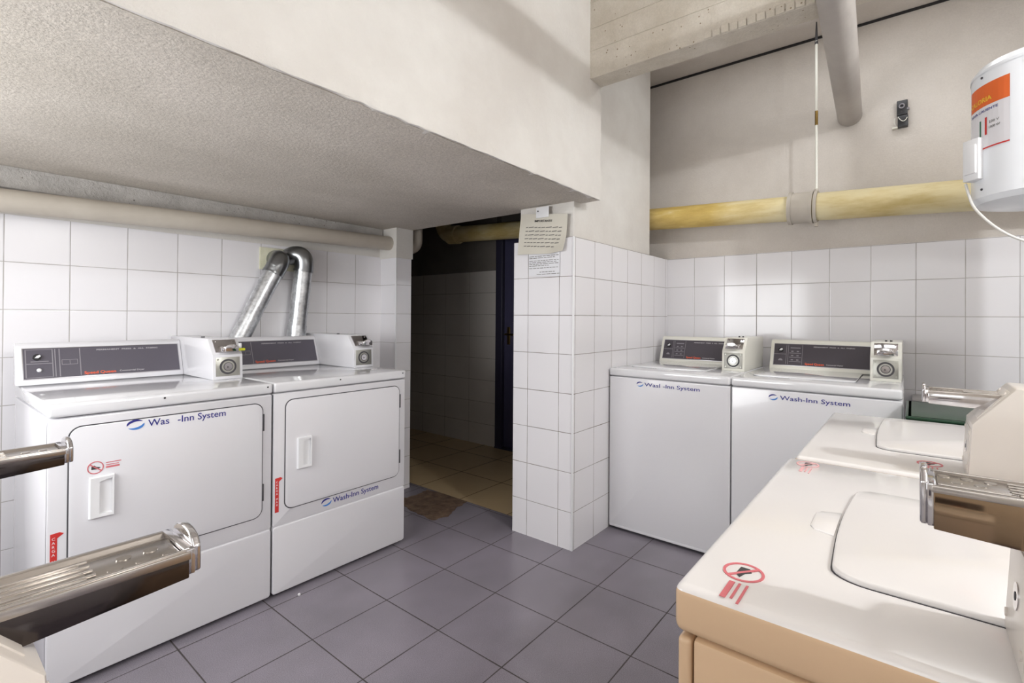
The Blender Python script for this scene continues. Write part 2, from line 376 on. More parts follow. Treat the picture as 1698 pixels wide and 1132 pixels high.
# ------------------------------------------------------------------ laundry machines
def logo(bm_parent, x, z, s, y=-.0006):
    """two chasing crescents; s = height"""
    b = bmesh.new()
    def cres(a0, a1, flip, mi):
        n = 14; v = bmesh.new(); o_, i_ = [], []
        for k in range(n+1):
            q = R(a0+(a1-a0)*k/n); tt = math.sin(math.pi*k/n)**.7
            ro = s*.55; ri = ro-s*.24*tt-.0003
            o_.append(v.verts.new((x+1.25*ro*math.cos(q), y, z+.9*ro*math.sin(q))))
            i_.append(v.verts.new((x+1.25*ri*math.cos(q), y, z+.9*ri*math.sin(q))))
        for k in range(n): v.faces.new((o_[k], o_[k+1], i_[k+1], i_[k]))
        merge(b, v, mi)
    cres(35, 190, 0, 0); cres(215, 370, 1, 1)
    return link('logo', b, ['blue', 'blue2'], bm_parent, False)
def coin_meter(root, x0, wd, y0, z0, mat, protr, depth=.50, hs=(.021, .021), plate='chrome', slide_x=None, side='chrome', zoff=.145):
    h = .18
    pts = [(y0, z0), (y0+.006, z0+.108), (y0+.066, z0+h), (y0+depth, z0+h), (y0+depth, z0)]
    b = bmesh.new(); prism(b, pts, x0, x0+wd, 'x', bev=.003)
    mtr = link('coin_meter', b, mat, root)
    # vault door with round lock
    t2 = math.atan2(.006, .108); Mx = Matrix.Translation((x0+wd/2, y0+.003, z0+.056)) @ Matrix.Rotation(-t2, 4, 'X')
    b = bmesh.new(); box(b, -wd*.40, wd*.40, -.0012, .004, -.042, .042, r=.0008)
    for sx in (-1, 1):
        for sz in (-1, 1): disc(b, (sx*wd*.33, sz*.033), .004, -.0028, -.001, 10)
    bmesh.ops.transform(b, matrix=Mx, verts=b.verts); vault = link('vault_door', b, 'zinc' if plate == 'chrome' else mat, mtr)
    b = bmesh.new(); ring(b, (0, 0), .034, .026, -.0022, -.001, mi=0); ring(b, (0, 0), .026, .017, -.0035, -.001, mi=2); ring(b, (0, 0), .019, .015, -.0045, -.001, mi=0); disc(b, (0, 0), .0165, -.0055, -.001, mi=1); disc(b, (-.002, -.002), .005, -.0065, -.0045, 3, mi=0)
    if plate != 'chrome':
        b.free(); b = bmesh.new(); disc(b, (0, 0), .012, -.0022, -.001, mi=1); disc(b, (0, 0), .004, -.0026, -.002, 8, mi=0)
    bmesh.ops.transform(b, matrix=Mx, verts=b.verts); link('lock', b, ['gasket', 'chrome', 'zinc'], vault)
    # slanted chute plate
    a = math.atan2(.060, .072); c = Vector((x0+wd/2, y0+.036, z0+.144))
    Mx = Matrix.Translation(c) @ Matrix.Rotation(-a, 4, 'X')
    pr = .005 if plate == 'chrome' else .0012
    b = bmesh.new(); box(b, -wd*.38, wd*.38, -pr, .004, -.034, .036, r=.001)
    for sx in (-1, 1): disc(b, (sx*wd*.30, .028), .004, -pr-.002, -pr+.001, 10)
    bmesh.ops.transform(b, matrix=Mx, verts=b.verts); link('chute_plate', b, plate, mtr)
    # coin slide: a tray with raised rails, coin slots and an upright end tab
    sx0 = slide_x if slide_x is not None else x0+(wd-.064)/2; sx1 = sx0+.064
    zt = z0+zoff; yt = y0-protr; yb = y0+.05
    b = bmesh.new()
    prism(b, [(sx0, zt-.0065), (sx1, zt-.0065), (sx1, zt), (sx1-.006, zt), (sx1-.009, zt-.004), (sx0+.009, zt-.004), (sx0+.006, zt), (sx0, zt)], yt, yb, 'y', bev=.0008)
    box(b, sx0+.004, sx1-.018, yt+.004, yb, zt-.0064, zt-.0018, r=.001)
    box(b, sx0+.003, sx0+.006, yt, yb, zt-.003, zt+.0012, r=.0006)
    box(b, sx0+.012, sx1-.016, yt+.060, yb, zt-.004, zt-.0005, r=.001)
    for k in range(4):
        xx = sx0+.015+k*.0095
        box(b, xx-.0012, xx+.0012, yt+.055, yb-.002, zt-.0012, zt+.0006, r=.0005)
    for k in range(5): ring(b, (0, 0), .0052, .0038, 0, .0008, 16) if False else tube(b, [(sx0+.016+(k % 2)*.016, yt+.010+.0085*k, zt-.004), (sx0+.016+(k % 2)*.016, yt+.010+.0085*k, zt-.0012)], .0048, 14)
    sl = link('coin_slide', b, 'satin_chrome', mtr)
    b = bmesh.new(); prism(b, [(yt+.001, zt-.0055), (yt+.001, zt-hs[0]), (yb, zt-hs[1]), (yb, zt-.0055)], sx0+.0005, sx1-.0005, 'x', bev=.001)
    link('slide_body', b, side, sl)
    b = bmesh.new(); xm_ = (sx0+sx1)/2; th_ = hs[0]
    arc = [(sx1-.006, zt-th_+.001), (sx1-.006, zt+.001)]+[(xm_+.024*math.cos(R(q)), zt+.001+.011*math.sin(R(q))) for q in range(10, 171, 16)]+[(sx0+.006, zt+.001), (sx0+.006, zt-th_+.001)]
    prism(b, arc, yt-.009, yt-.003, 'y', bev=.002, seg=3)
    box(b, sx0+.002, sx1-.002, yt-.0035, yt+.003, zt-th_+.002, zt+.001, r=.001)
    link('push_tab', b, 'chrome', sl)
    return mtr
def console(root, x0, x1, yb, zb, zt, yt, yback, frame_mat, panel_mat, kind, px0, px1):
    """slanted control panel housing with a charcoal face"""
    pts = [(yb, zb), (yb+.004, zb+.014), (yt-.004, zt-.006), (yt+.006, zt+.006), (yt+.02, zt+.010), (yback, zt+.004), (yback, zb)]
    b = bmesh.new(); prism(b, pts, x0, x1, 'x', bev=.004); con = link('console', b, frame_mat, root)
    a = math.atan2(yt-yb, zt-zb); H = math.hypot(yt-yb, zt-zb)
    Mx = Matrix.Translation((0, yb, zb)) @ Matrix.Rotation(-a, 4, 'X')      # local z runs up the slope
    def put(name, b, mats, par=con, smooth=True, label=None):
        bmesh.ops.transform(b, matrix=Mx, verts=b.verts); return link(name, b, mats, par, smooth, label=label)
    z0, z1 = H*.15, H*.90; PW = px1-px0; PH = z1-z0
    b = bmesh.new(); box(b, px0-.003, px1+.003, -.003, .004, z0-.003, z1+.003, r=.001, mi=0); box(b, px0, px1, -.0045, .002, z0, z1, mi=1)
    panel = put('control_panel', b, ['silver', panel_mat])
    # printed trim lines
    b = bmesh.new(); L = lambda xa, xb, za, zb_: box(b, px0+xa*PW, px0+xb*PW, -.0052, -.004, z0+za*PH, z0+zb_*PH)
    if kind == 'dryer':
        for x in (.01, .160, .175, .200, .322): L(x, x+.006, .03, .97)
        L(.01, .165, .03, .045); L(.01, .165, .48, .50); L(.01, .165, .955, .97); L(.04, .14, .55, .575)
        L(.215, .31, .42, .435); L(.215, .31, .58, .595); L(.215, .218, .42, .595); L(.307, .31, .42, .595); L(.262, .265, .42, .56)
    else:
        for x in (.135, .155, .31): L(x, x+.004, .04, .96)
        L(.0, .135, .50, .52)
        for z in (.16, .36, .56): L(.17, .30, z, z+.025)
        for z in (.23, .43, .63):
            for x in (.19, .25): L(x, x+.025, z, z+.05)
        L(.18, .29, .80, .84)
    put('printed_lines', b, 'print_dim', panel, False)
    kx, kz = px0+.075*PW, z0+.70*PH
    b = bmesh.new(); disc(b, (kx, kz), .0125, -.012, -.004, 24)
    knob = put('selector_knob', b, 'black', panel)
    b = bmesh.new(); prism(b, [(kx-.008, kz-.005), (kx+.003, kz-.006), (kx+.011, kz+.002), (kx+.007, kz+.008), (kx-.001, kz+.004)], -.018, -.011, 'y', bev=.001)
    put('knob_pointer', b, 'white_plastic', knob)
    if kind == 'dryer':
        b = bmesh.new(); s = bmesh.new(); bmesh.ops.create_uvsphere(s, u_segments=16, v_segments=8, radius=.008)
        bmesh.ops.transform(s, matrix=Matrix.Translation((px0+.085*PW, -.007, z0+.27*PH)), verts=s.verts); merge(b, s)
        put('start_button', b, 'white_plastic', panel)
    else:
        b = bmesh.new()
        s = bmesh.new(); n = 10
        A = [s.verts.new((kx+.012*math.cos(R(180*k/n)), -.0052, z0+.2*PH+.012*math.sin(R(180*k/n)))) for k in range(n+1)]
        s.faces.new(A); merge(b, s); put('dial_mark', b, 'print_dim', panel, False)
    def ptx(name, body, size, x, z, mat, width):
        b = text_bm(body, size, width=width, bold=.0002)
        bmesh.ops.transform(b, matrix=Mx @ Matrix.Translation((px0+x*PW, -.0052, z0+z*PH)) @ FRONT, verts=b.verts)
        link(name, b, mat, panel, False)
    ptx('lettering', 'PERMANENT  PRESS  &  ALL  FABRIC', .008, .43, .87, 'print_grey', PW*.42)
    ptx('lettering', 'Speed Queen', .017, .345, .05, 'orange_print', PW*.20)
    ptx('lettering', 'Commercial '+('Dryer' if kind == 'dryer' else 'Washer'), .010, .57, .07, 'print_grey', PW*.17)
    # small screws on top of the housing
    return con

def no_sign(root, x, z, r, side, mat='pink', rot=None, name='warning_sticker'):
    """red ring with a bar across a dark shape, drawn on the front face"""
    b = bmesh.new(); ring(b, (x, z), r, r*.86, -.0008, 0, mi=0, sx=1.)
    k = .08*r; s = Matrix.Translation((x, 0, z)) @ Matrix.Rotation(R(40), 4, 'Y') @ Matrix.Translation((-x, 0, -z))
    box(b, x-r*.9, x+r*.9, -.0009, -.0001, z-k, z+k, mi=0, mat=s)
    prism(b, [(x-.5*r, z-.25*r), (x+.3*r, z-.3*r), (x+.62*r, z-.05*r), (x+.1*r, z+.1*r), (x-.15*r, z+.36*r), (x-.5*r, z+.2*r)], -.0007, 0, 'y', mi=1)
    if side == 'right':
        for j, (dz, ww, hh) in enumerate(((.45, 1.9, .12), (.1, 1.6, .12), (-.35, 1.7, .28))): box(b, x+1.25*r, x+(1.25+ww)*r, -.0006, 0, z+dz*r, z+(dz+hh)*r, mi=2)
    else:
        for j, (dz, ww, hh) in enumerate(((-1.5, 1.5, .38), (-2.0, 1.2, .16), (-2.4, .8, .16), (-2.9, 1.9, .22))): box(b, x-.7*r, x+(-.7+ww)*r, -.0006, 0, z+dz*r, z+(dz+hh)*r, mi=0)
    if rot is not None: bmesh.ops.transform(b, matrix=rot, verts=b.verts)
    return link(name, b, [mat, 'ink_dark', mat], root, False)

def dryer(x, label, brand_xyw, brand_txt, group):
    W, D = .676, .70
    r = thing('tumble_dryer', label, 'dryer', (x+.003, 2.143, 0), 0, group)
    b = bmesh.new(); box(b, 0, W, .004, D, .022, .868, r=.006); link('cabinet', b, 'enamel', r)
    b = bmesh.new(); prism(b, rrect(0, W, .3035, .866, .006), 0, .02, 'y', bev=.004); link('front_panel', b, 'enamel', r)
    b = bmesh.new(); prism(b, rrect(0, W, .016, .2995, .012), -.002, .02, 'y', bev=.005, seg=3)
    for xx in (.07, W-.07): box(b, xx-.012, xx+.012, -.001, .004, .018, .026, r=.002)
    link('lower_panel', b, 'enamel', r)
    b = bmesh.new()
    for xx in (.05, W-.05):
        for yy in (.06, D-.06): tube(b, [(xx, yy, 0), (xx, yy, .03)], .018, 12)
    box(b, .02, W-.02, .03, D-.02, .012, .024); link('feet', b, 'black', r)
    b = bmesh.new(); box(b, -.0015, W+.0015, -.006, D, .871, .914, r=.010, seg=4)
    bmesh.ops.recalc_face_normals(b, faces=b.faces); link('top_panel', b, 'enamel_top', r)
    b = bmesh.new()
    for xx in (.30, W-.02):
        b = bmesh.new(); tube(b, [(xx, -.007, .900), (xx, -.002, .900)], .0035, 8); link('screw', b, 'black', r)
    # door with rubber seam, hinges and pocket handle
    b = bmesh.new(); prism(b, rrect(.046, .640, .363, .838, .036, 8), -.0025, .006, 'y'); link('door_gasket', b, 'gasket', r)
    b = bmesh.new(); prism(b, rrect(.0495, .6365, .3665, .8345, .033, 8), -.006, .004, 'y', bev=.002)
    door = link('door', b, 'enamel', r)
    for z in (.43, .72):
        b = bmesh.new(); box(b, .6365, .644, -.007, -.001, z, z+.07, r=.001); link('hinge', b, 'gasket', door)
    hx0, hx1, hz0, hz1 = .096, .162, .528, .665
    b = bmesh.new(); s = bmesh.new()
    outer = [(hx0, hz0), (hx1, hz0), (hx1, hz1), (hx0, hz1)]; inner = [(hx0+.026, hz0+.014), (hx1-.008, hz0+.012), (hx1-.008, hz1-.010), (hx0+.026, hz1-.018)]
    yo = -.018; L = [[s.verts.new((px, yy, pz)) for px, pz in q] for q, yy in ((outer, -.005), ([(a+(.003 if a < .12 else -.003), c+(.003 if c < .6 else -.003)) for a, c in outer], yo), (inner, yo+.001), ([(a+.002, c) for a, c in inner], -.0065))]
    for a in range(3):
        for k in range(4): s.faces.new((L[a][k], L[a][(k+1) % 4], L[a+1][(k+1) % 4], L[a+1][k]))
    s.faces.new(L[3]); merge(b, s); link('door_handle', b, 'white_plastic', door)
    # red load-limit ruler sticker with letters
    b = bmesh.new(); zt = .507; prism(b, [(.008, zt-.145), (.024, zt-.145), (.024, zt-.016), (.040, zt-.004), (.030, zt+.002), (.008, zt)], -.0008, .002, 'y')
    st = link('ruler_sticker', b, 'red', r)
    for k, ch in enumerate('CARGA'): text('letter', ch, .012, (.0115, -.0012, zt-.020-k*.0125), 'white_plastic', st)
    for k, ch in enumerate('MAX'): text('letter', ch, .012, (.0115, -.0012, zt-.092-k*.0125), 'white_plastic', st)
    bx, bz, bw = brand_xyw; yy = -.0062 if bz > .36 else -.0004
    cl = logo(r, bx+.027, bz+.012, .036, yy-.0006)
    for body, dx, wd in brand_txt: text('lettering', body, .034, (bx+dx, yy-.0006, bz), 'blue', r, width=wd, bold=.0002)
    con = console(r, -.004, .553, .640, .914, 1.072, .698, .722, 'enamel', 'panel', 'dryer', .018, .538)
    coin_meter(r, .553, .122, .285, .914, 'enamel', .03, depth=.54)
    b = bmesh.new(); tube(b, [(.585, .50, 1.093), (.585, .50, 1.099)], .008, 12); link('meter_screw', b, 'gasket', r)
    return r
G1 = 'coin-operated dryers along the tiled left wall'
d1 = dryer(.287, 'white coin dryer at left, sticker above handle, wordmark on its door', (.190, .806, .3), [('Was', .062, .062), ('-Inn System', .150, .158)], G1)
no_sign(d1, .113, .694, .021, 'right').location = (0, -.0061, 0)
d2 = dryer(.9706, 'white coin dryer beside the dark doorway, wordmark below its door', (.212, .329, .3), [('Wash-Inn System', .058, .245)], G1)
# a strip of yellow-green plastic left on the first dryer's coin meter
b = bmesh.new()
box(b, 0, .036, 0, .014, 0, .012, r=.004, seg=3); box(b, .010, .022, .004, .012, .010, .034, r=.003, mi=1)
o = link('coin_tag', b, ['yellow_plastic', 'white_plastic']); o.location = (.928, 2.400, 1.040)
tag(o, 'yellow-green plastic tag on the left dryer coin meter', 'tag')

def washer(loc, rz, label, group, W=.652, D=.70, far=True, deck=.914, brand=None, lid=(.06, .50), body='enamel', topm='enamel_top', met='enamel_w', protr=.03, skirt=None, con=True, hs=(.021, .021), plate='chrome', side='chrome', zoff=.145):
    r = thing('top_load_washer', label, 'washer', loc, rz, group)
    rim = deck-.043 if far else deck-.055
    b = bmesh.new(); box(b, 0, W, .018, D, .022, rim-.002, r=.004); link('cabinet', b, body, r)
    b = bmesh.new(); prism(b, rrect(0, W, .018, rim-.004, .006), 0, .0155, 'y', bev=.005, seg=3); link('front_panel', b, body, r)
    b = bmesh.new(); box(b, .004, W-.004, -.001, .012, .0165, .03, r=.002)
    for xx in (.05, W-.06): box(b, xx-.008, xx+.008, -.003, .004, .018, .028, r=.002)
    link('kick_strip', b, 'almond_light' if not far else 'enamel', r)
    b = bmesh.new()
    for xx in (.05, W-.05):
        for yy in (.06, D-.06): tube(b, [(xx, yy, 0), (xx, yy, .03)], .018, 12)
    box(b, .012, W-.012, .022, D-.02, .010, .024); link('feet', b, 'black', r)
    # top deck
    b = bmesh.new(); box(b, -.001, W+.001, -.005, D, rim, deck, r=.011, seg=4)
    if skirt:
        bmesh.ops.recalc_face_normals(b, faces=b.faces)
        for f in b.faces: f.material_index = 1 if f.normal.z < .35 else 0  # upward faces take the light-whitened almond, the sides plain almond
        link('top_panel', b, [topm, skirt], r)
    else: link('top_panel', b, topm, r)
    lx0, lx1 = lid; ly0, ly1 = .130, .56
    # lid: front edge bowed, dark seam below its front, thin seam at the sides
    def outline(g):
        p = [(lx0-g, ly1+g), (lx0-g, ly0+.045)]
        p += [(lx0-g+.03*(1-math.cos(R(q))), ly0+.045-(.040+g)*math.sin(R(q))) for q in range(15, 91, 15)]
        n = 10
        p += [(lx0+.03+(lx1-lx0-.06)*k/n, ly0+.005-g-.006*math.sin(math.pi*k/n)) for k in range(1, n)]
        p += [(lx1+g-.03*(1-math.cos(R(q))), ly0+.045-(.040+g)*math.sin(R(q))) for q in range(90, 14, -15)]
        p += [(lx1+g, ly0+.045), (lx1+g, ly1+g)]
        return p
    b = bmesh.new(); prism(b, outline(.0015), deck-.004, deck+.0006, 'z'); link('lid_seam', b, 'gasket' if not far else 'shadow_gap', r)
    b = bmesh.new(); prism(b, outline(0.), deck-.002, deck+.007, 'z', bev=.003, seg=3); lidob = link('lid', b, topm, r)
    # finger notch in front of the lid
    cx = (lx0+lx1)/2
    b = bmesh.new(); prism(b, [(cx-.05, ly0-.004), (cx-.04, ly0-.030), (cx-.028, ly0-.036), (cx+.028, ly0-.036), (cx+.04, ly0-.030), (cx+.05, ly0-.004)], deck-.001, deck+.0016, 'z', bev=.0008)
    link('lid_finger_rest', b, topm, r)
    if con:
        console(r, .045, W-.128, .585, deck, 1.07, .645, .70, met, 'panel_w', 'washer', .066, W-.142)
    coin_meter(r, W-.127, .120, .285, deck, met, protr, depth=.415, hs=hs, plate=plate, side=side, zoff=zoff)
    b = bmesh.new(); tube(b, [(W-.07, .42, deck+.179), (W-.07, .42, deck+.187)], .005, 10); tube(b, [(W-.05, .42, deck+.179), (W-.05, .42, deck+.187)], .005, 10)
    link('meter_screw', b, 'gasket', r)
    if brand:
        bx, bz, parts = brand
        logo(r, bx+.016, bz+.009, .028, -.0008)
        for body_, dx, wd in parts: text('lettering', body_, .028, (bx+dx, -.0008, bz), 'blue', r, width=wd, bold=.0002)
    return r
G2 = 'coin-operated washers against the far tiled wall'
washer((2.489, 1.376, 0), -90, 'white washer against the tiled pillar, broken wordmark on front', G2, W=.668, brand=(.172, .827, [('Wasl', .043, .090), ('-Inn', .150, .060), ('System', .226, .120)]))
washer((2.489, .702, 0), -90, 'white washer in far row beside the green crate, wordmark complete', G2, W=.672, brand=(.172, .826, [('Wash-Inn System', .045, .275)]))
# the two almond washers in the foreground at right (fronts face the dryers)
G3 = 'almond top-loaders along the right wall'
w3 = washer((1.197, .212, 0), 180, 'almond washer nearest at bottom right, warning stickers on brightly lit top', G3, W=.652, D=.71, far=False, deck=.897, lid=(.170, .530), body='almond', topm='lit_almond_top', met='almond_light', protr=.058, skirt='almond', hs=(.040, .046), plate='almond_light', side='warm_reflection_chrome', zoff=.151)
w4 = washer((1.868, .202, 0), 180, 'almond washer behind the nearest one, beside the green crate', G3, W=.652, D=.71, far=False, deck=.897, lid=(.040, .470), body='almond', topm='lit_almond_top', met='almond_light', protr=.058, skirt='almond', hs=(.026, .030), plate='almond_light', zoff=.163)
lay = Matrix.Rotation(R(-90), 4, 'X')
def lay_at(x, y, ang): return Matrix.Translation((x, y, .8972)) @ Matrix.Rotation(R(ang), 4, 'Z') @ lay
no_sign(w3, 0, 0, .023, 'right', rot=lay_at(.580, .053, 0))
no_sign(w3, 0, 0, .021, 'right', mat='faded', rot=lay_at(.040, .040, 0))
no_sign(w4, 0, 0, .022, 'right', rot=lay_at(.544, .232, 0))
# the two machines at the left edge whose coin slides reach into view
G4 = 'coin machines by the back wall'
w5 = washer((.045, -.056, 0), 90, 'coin machine with the large chrome coin slide at bottom left', G4, W=.612, D=.70, far=False, deck=.866, lid=(.05, .44), protr=.080, met='almond_light', hs=(.021, .030), plate='almond_light', side='dark_reflection_chrome')
w6 = washer((.045, .560, 0), 90, 'coin machine at left edge whose slide crosses the dryer', G4, W=.474, D=.70, far=False, deck=.866, lid=(.05, .31), protr=.080, met='almond_light', hs=(.021, .030), plate='almond_light', side='dark_reflection_chrome')
for w_ in (w5, w6):
    for ch in w_.children:
        if ch.name.startswith(('coin_meter', 'meter_screw')): ch.location.y = -.305

# ------------------------------------------------------------------ pipes and ducts
b = bmesh.new(); tube(b, [(XB, 2.868, 1.612), (.25, 2.868, 1.649), (1.1, 2.868, 1.676), (2.075, 2.868, 1.702)], .047, 28)
o = link('waste_pipe', b, 'grey_pipe'); tag(o, 'beige grey horizontal pipe above the dryers on tiled wall', 'pipe')
b = bmesh.new(); tube(b, [(2.195, 2.86, 1.69), (2.235, 2.86, 1.69)]+bez((2.235, 2.86, 1.69), (2.29, 2.86, 1.70), (2.29, 2.86, 1.76), 6)+[(2.29, 2.86, 2.3)], .045, 20)
o = link('pipe_elbow', b, 'grey_pipe'); tag(o, 'grey pipe elbow turning up behind the pier in doorway', 'pipe')
# yellowed pipe along the far wall
def yz(y): return 1.817+.0435*(y-.0)
yp = thing('drain_pipe', 'yellowed horizontal drain pipe along the far wall', 'pipe')
b = bmesh.new(); tube(b, [(3.165, YR, yz(YR)), (3.165, .50, yz(.50))], .077, 32); tube(b, [(3.165, .50, yz(.5)), (3.165, 2.0, yz(2.)), (3.165, 3.36, yz(3.36))], .072, 32)
tube(b, [(3.165, 3.34, yz(3.34)), (3.165, 3.46, yz(3.46))], .086, 32)
tube(b, bez((3.165, 3.44, yz(3.44)), (3.165, 3.56, yz(3.5)), (3.165, 3.58, 2.2), 8)+[(3.165, 3.58, 2.31)], .074, 24)
link('pipe_run', b, 'yellow_pipe', yp)
b = bmesh.new(); tube(b, [(3.165, .455, yz(.455)), (3.165, .555, yz(.555))], .088, 32)
tube(b, [(3.165, .552, yz(.552)), (3.165, .572, yz(.572))], .093, 32); tube(b, [(3.165, .446, yz(.446)), (3.165, .460, yz(.46))], .092, 32)
link('coupling', b, 'grey_pipe', yp)
hg = thing('pipe_hanger', 'thin cream rod with a clamp holding the yellowed pipe', 'hanger')
b = bmesh.new(); tube(b, [(3.165, .425, yz(.425)), (3.165, .441, yz(.441))], .0905, 28); tube(b, [(3.165, .433, yz(.43)-.112), (3.165, .433, yz(.43)-.085)], .010, 10); tube(b, [(3.165, .433, yz(.43)+.082), (3.165, .433, yz(.43)+.102)], .010, 10)
link('clamp', b, 'grey_pipe', hg)
b = bmesh.new(); tube(b, [(3.165, .433, yz(.43)+.09), (3.165, .436, 2.78)], .0075, 10, mi=0); tube(b, [(3.165, .434, 2.30), (3.165, .434, 2.38)], .0085, 10, mi=1); tube(b, [(3.165, .436, 2.76), (3.170, .436, ZC)], [.009, .003], 8, mi=2)
link('rod', b, ['enamel_w', 'brass', 'gasket'], hg)
b = bmesh.new(); tube(b, [(XB, .10, 2.398), (1.2, .185, 2.39), (2.109, .228, 2.385), (3.34, .290, 2.377)], .061, 32)
o = link('overhead_pipe', b, 'drop_pipe'); tag(o, 'grey overhead pipe running into the upper far wall', 'pipe')

# galvanised dryer ducts
dct = thing('exhaust_duct', 'slanted galvanised exhaust duct rising from the left dryer', 'duct', group='dryer exhaust ducts')
a0, a1 = Vector((1.079, 2.921, .94)), Vector((1.305, 2.895, 1.445)); dr = (a1-a0).normalized()
b = bmesh.new(); tube(b, [a0, a1], .0485, 32); tube(b, [a1-dr*.075, a1], .0505, 32)
link('duct_pipe', b, 'galv', dct)
b = bmesh.new(); tube(b, [a1-dr*.010, a1+dr*.002], .056, 32)
tube(b, bez(a1, a1+dr*.085+Vector((0, -.022, 0)), (1.350, 2.93, 1.525), 10)+[Vector((1.350, YL-.014, 1.527))], .0545, 32); tube(b, bez(a1+dr*.03+Vector((0, -.003, 0)), a1+dr*.035+Vector((0, -.004, 0)), a1+dr*.04+Vector((0, -.005, 0)), 1), .0562, 32)
link('elbow', b, 'galv_dark', dct)
dct2 = thing('exhaust_duct', 'upright galvanised exhaust duct with arched elbow at the top', 'duct', group='dryer exhaust ducts')
b = bmesh.new(); tube(b, [(1.443, 2.921, .94), (1.457, 2.921, 1.14)], .0535, 32); tube(b, [(1.456, 2.921, 1.12), (1.480, 2.895, 1.480)], .0500, 32)
link('duct_pipe', b, 'galv', dct2)
b = bmesh.new(); tube(b, [(1.478, 2.896, 1.462), (1.479, 2.895, 1.474)], .056, 32)
tube(b, bez((1.480, 2.895, 1.470), (1.486, 2.88, 1.560), (1.452, 2.915, 1.562), 10)+bez((1.452, 2.915, 1.562), (1.435, 2.935, 1.562), (1.430, YL-.013, 1.55), 5)[1:], .0525, 32)
link('elbow', b, 'galv_dark', dct2)
b = bmesh.new(); box(b, 1.262, 1.50, YL-.012, YL, 1.465, 1.592, r=.002)
o = link('duct_plate', b, plaster('yellowed_filler', (206, 204, 172), (222, 220, 200), 8)); tag(o, 'yellowish sealing plate behind both duct elbows on the wall', 'plate')

# ------------------------------------------------------------------ water heater
HC = Vector((2.37, -.36, 0)); HR = .192
h = thing('water_heater', 'white cylindrical electric water heater hung on the right wall', 'water heater', (HC.x, HC.y, 1.60))
b = bmesh.new()
prof = [(.0, -.005), (.09, -.002), (.15, .006), (.183, .022), (HR, .040)]
s = bmesh.new()
def lathe(b, prof, n=72, mi=0):
    s = bmesh.new(); Rg = []
    for q, z in prof: Rg.append([s.verts.new((q*math.cos(2*math.pi*k/n), q*math.sin(2*math.pi*k/n), z)) for k in range(n)] if q > 0 else [s.verts.new((0, 0, z))])
    for A, B in zip(Rg, Rg[1:]):
        for k in range(n):
            k2 = (k+1) % n
            if len(A) == 1: s.faces.new((A[0], B[k], B[k2]))
            elif len(B) == 1: s.faces.new((A[k], A[k2], B[0]))
            else: s.faces.new((A[k], A[k2], B[k2], B[k]))
    merge(b, s, mi)
lathe(b, [(0, .03), (HR-.002, .03), (HR, .032), (HR, .455), (HR-.002, .458), (0, .458)]); link('tank', b, 'heater', h)
b = bmesh.new(); lathe(b, [(HR+.0015, .034), (HR+.0015, .026), (HR-.012, .008), (.13, -.002), (0, -.004)][::-1]); link('bottom_cap', b, 'heater', h)
b = bmesh.new(); lathe(b, [(HR+.0015, .452), (HR+.0015, .462), (HR-.014, .484), (.12, .498), (0, .5)]); link('top_cap', b, 'heater', h)
def on_tank(ang, z, r=HR): return Vector((r*math.cos(R(ang)), r*math.sin(R(ang)), z))
for ang in (118, 158, 200):
    for z in (.438, .052):
        b = bmesh.new(); p = on_tank(ang, z); tube(b, [p*1.0, p+Vector((p.x, p.y, 0)).normalized()*.003], .004, 8); link('screw', b, 'gasket', h)
def curved(b, a0, a1, z0, z1, off, mi=0, n=10, slope=0.):
    s = bmesh.new(); A = []; 
    for k in range(n+1):
        q = a0+(a1-a0)*k/n; A.append((s.verts.new(on_tank(q, z0, HR+off)), s.verts.new(on_tank(q, z1, HR+off))))
    for k in range(n): s.faces.new((A[k][0], A[k+1][0], A[k+1][1], A[k][1]))
    merge(b, s, mi)
b = bmesh.new()
A0, A1 = 96, 146
curved(b, A0, A1, .185, .41, .0008, 0); curved(b, A0, A1, .335, .41, .0012, 1)
curved(b, A0, A1, .188, .193, .0014, 2)
curved(b, 122, 124.5, .235, .295, .0014, 2); curved(b, 115, 117, .235, .29, .0014, 3)
lab = link('product_label', b, ['label_white', 'orange_label', 'red', 'green_print'], h, False)
def wrap_text(body, size, ang, z, mat, sweep, bold=0.):
    bm = text_bm(body, size, width=R(sweep)*HR, bold=bold)
    for v in bm.verts:
        q = R(ang)+v.co.x/HR; zz = v.co.y; v.co = Vector(((HR+.0018+v.co.z)*math.cos(q), (HR+.0018+v.co.z)*math.sin(q), z+zz))
    link('lettering', bm, mat, lab, False)
wrap_text('CALORIA', .022, 98, .350, 'label_yellow', 32, .0005)
wrap_text('AGUA CALIENTE', .012, 98, .316, 'blue', 38)
wrap_text('220 V', .012, 127, .270, 'ink', 10); wrap_text('1500 W', .012, 127, .252, 'ink', 11)
# junction box on the tank's side and its cord
b = bmesh.new(); q = R(112); mx = Matrix.Translation((HR*1.06*math.cos(q), HR*1.06*math.sin(q), .16)) @ Matrix.Rotation(q-R(-90)+R(22), 4, 'Z')
box(b, -.028, .028, -.016, .030, -.072, .072, r=.004, mat=mx)
box(b, -.022, .022, -.022, -.012, -.050, .050, r=.003, mat=mx)
link('junction_box', b, 'white_plastic', h)
b = bmesh.new(); pp = [(2.315, -.150, 1.685), (2.300, -.158, 1.64), (2.262, -.168, 1.592), (2.225, -.195, 1.54), (2.215, -.235, 1.494), (2.222, -.29, 1.458), (2.25, -.40, 1.42), (2.27, -.50, 1.40), (2.28, -.570, 1.39)]
fine = []
for k in range(len(pp)-1):
    p0, p1, p2, p3 = [Vector(pp[max(0, min(len(pp)-1, k+j))]) for j in (-1, 0, 1, 2)]
    for j in range(6):
        t_ = j/6; fine.append(.5*((2*p1)+(-p0+p2)*t_+(2*p0-5*p1+4*p2-p3)*t_*t_+(-p0+3*p1-3*p2+p3)*t_**3))
fine.append(Vector(pp[-1]))
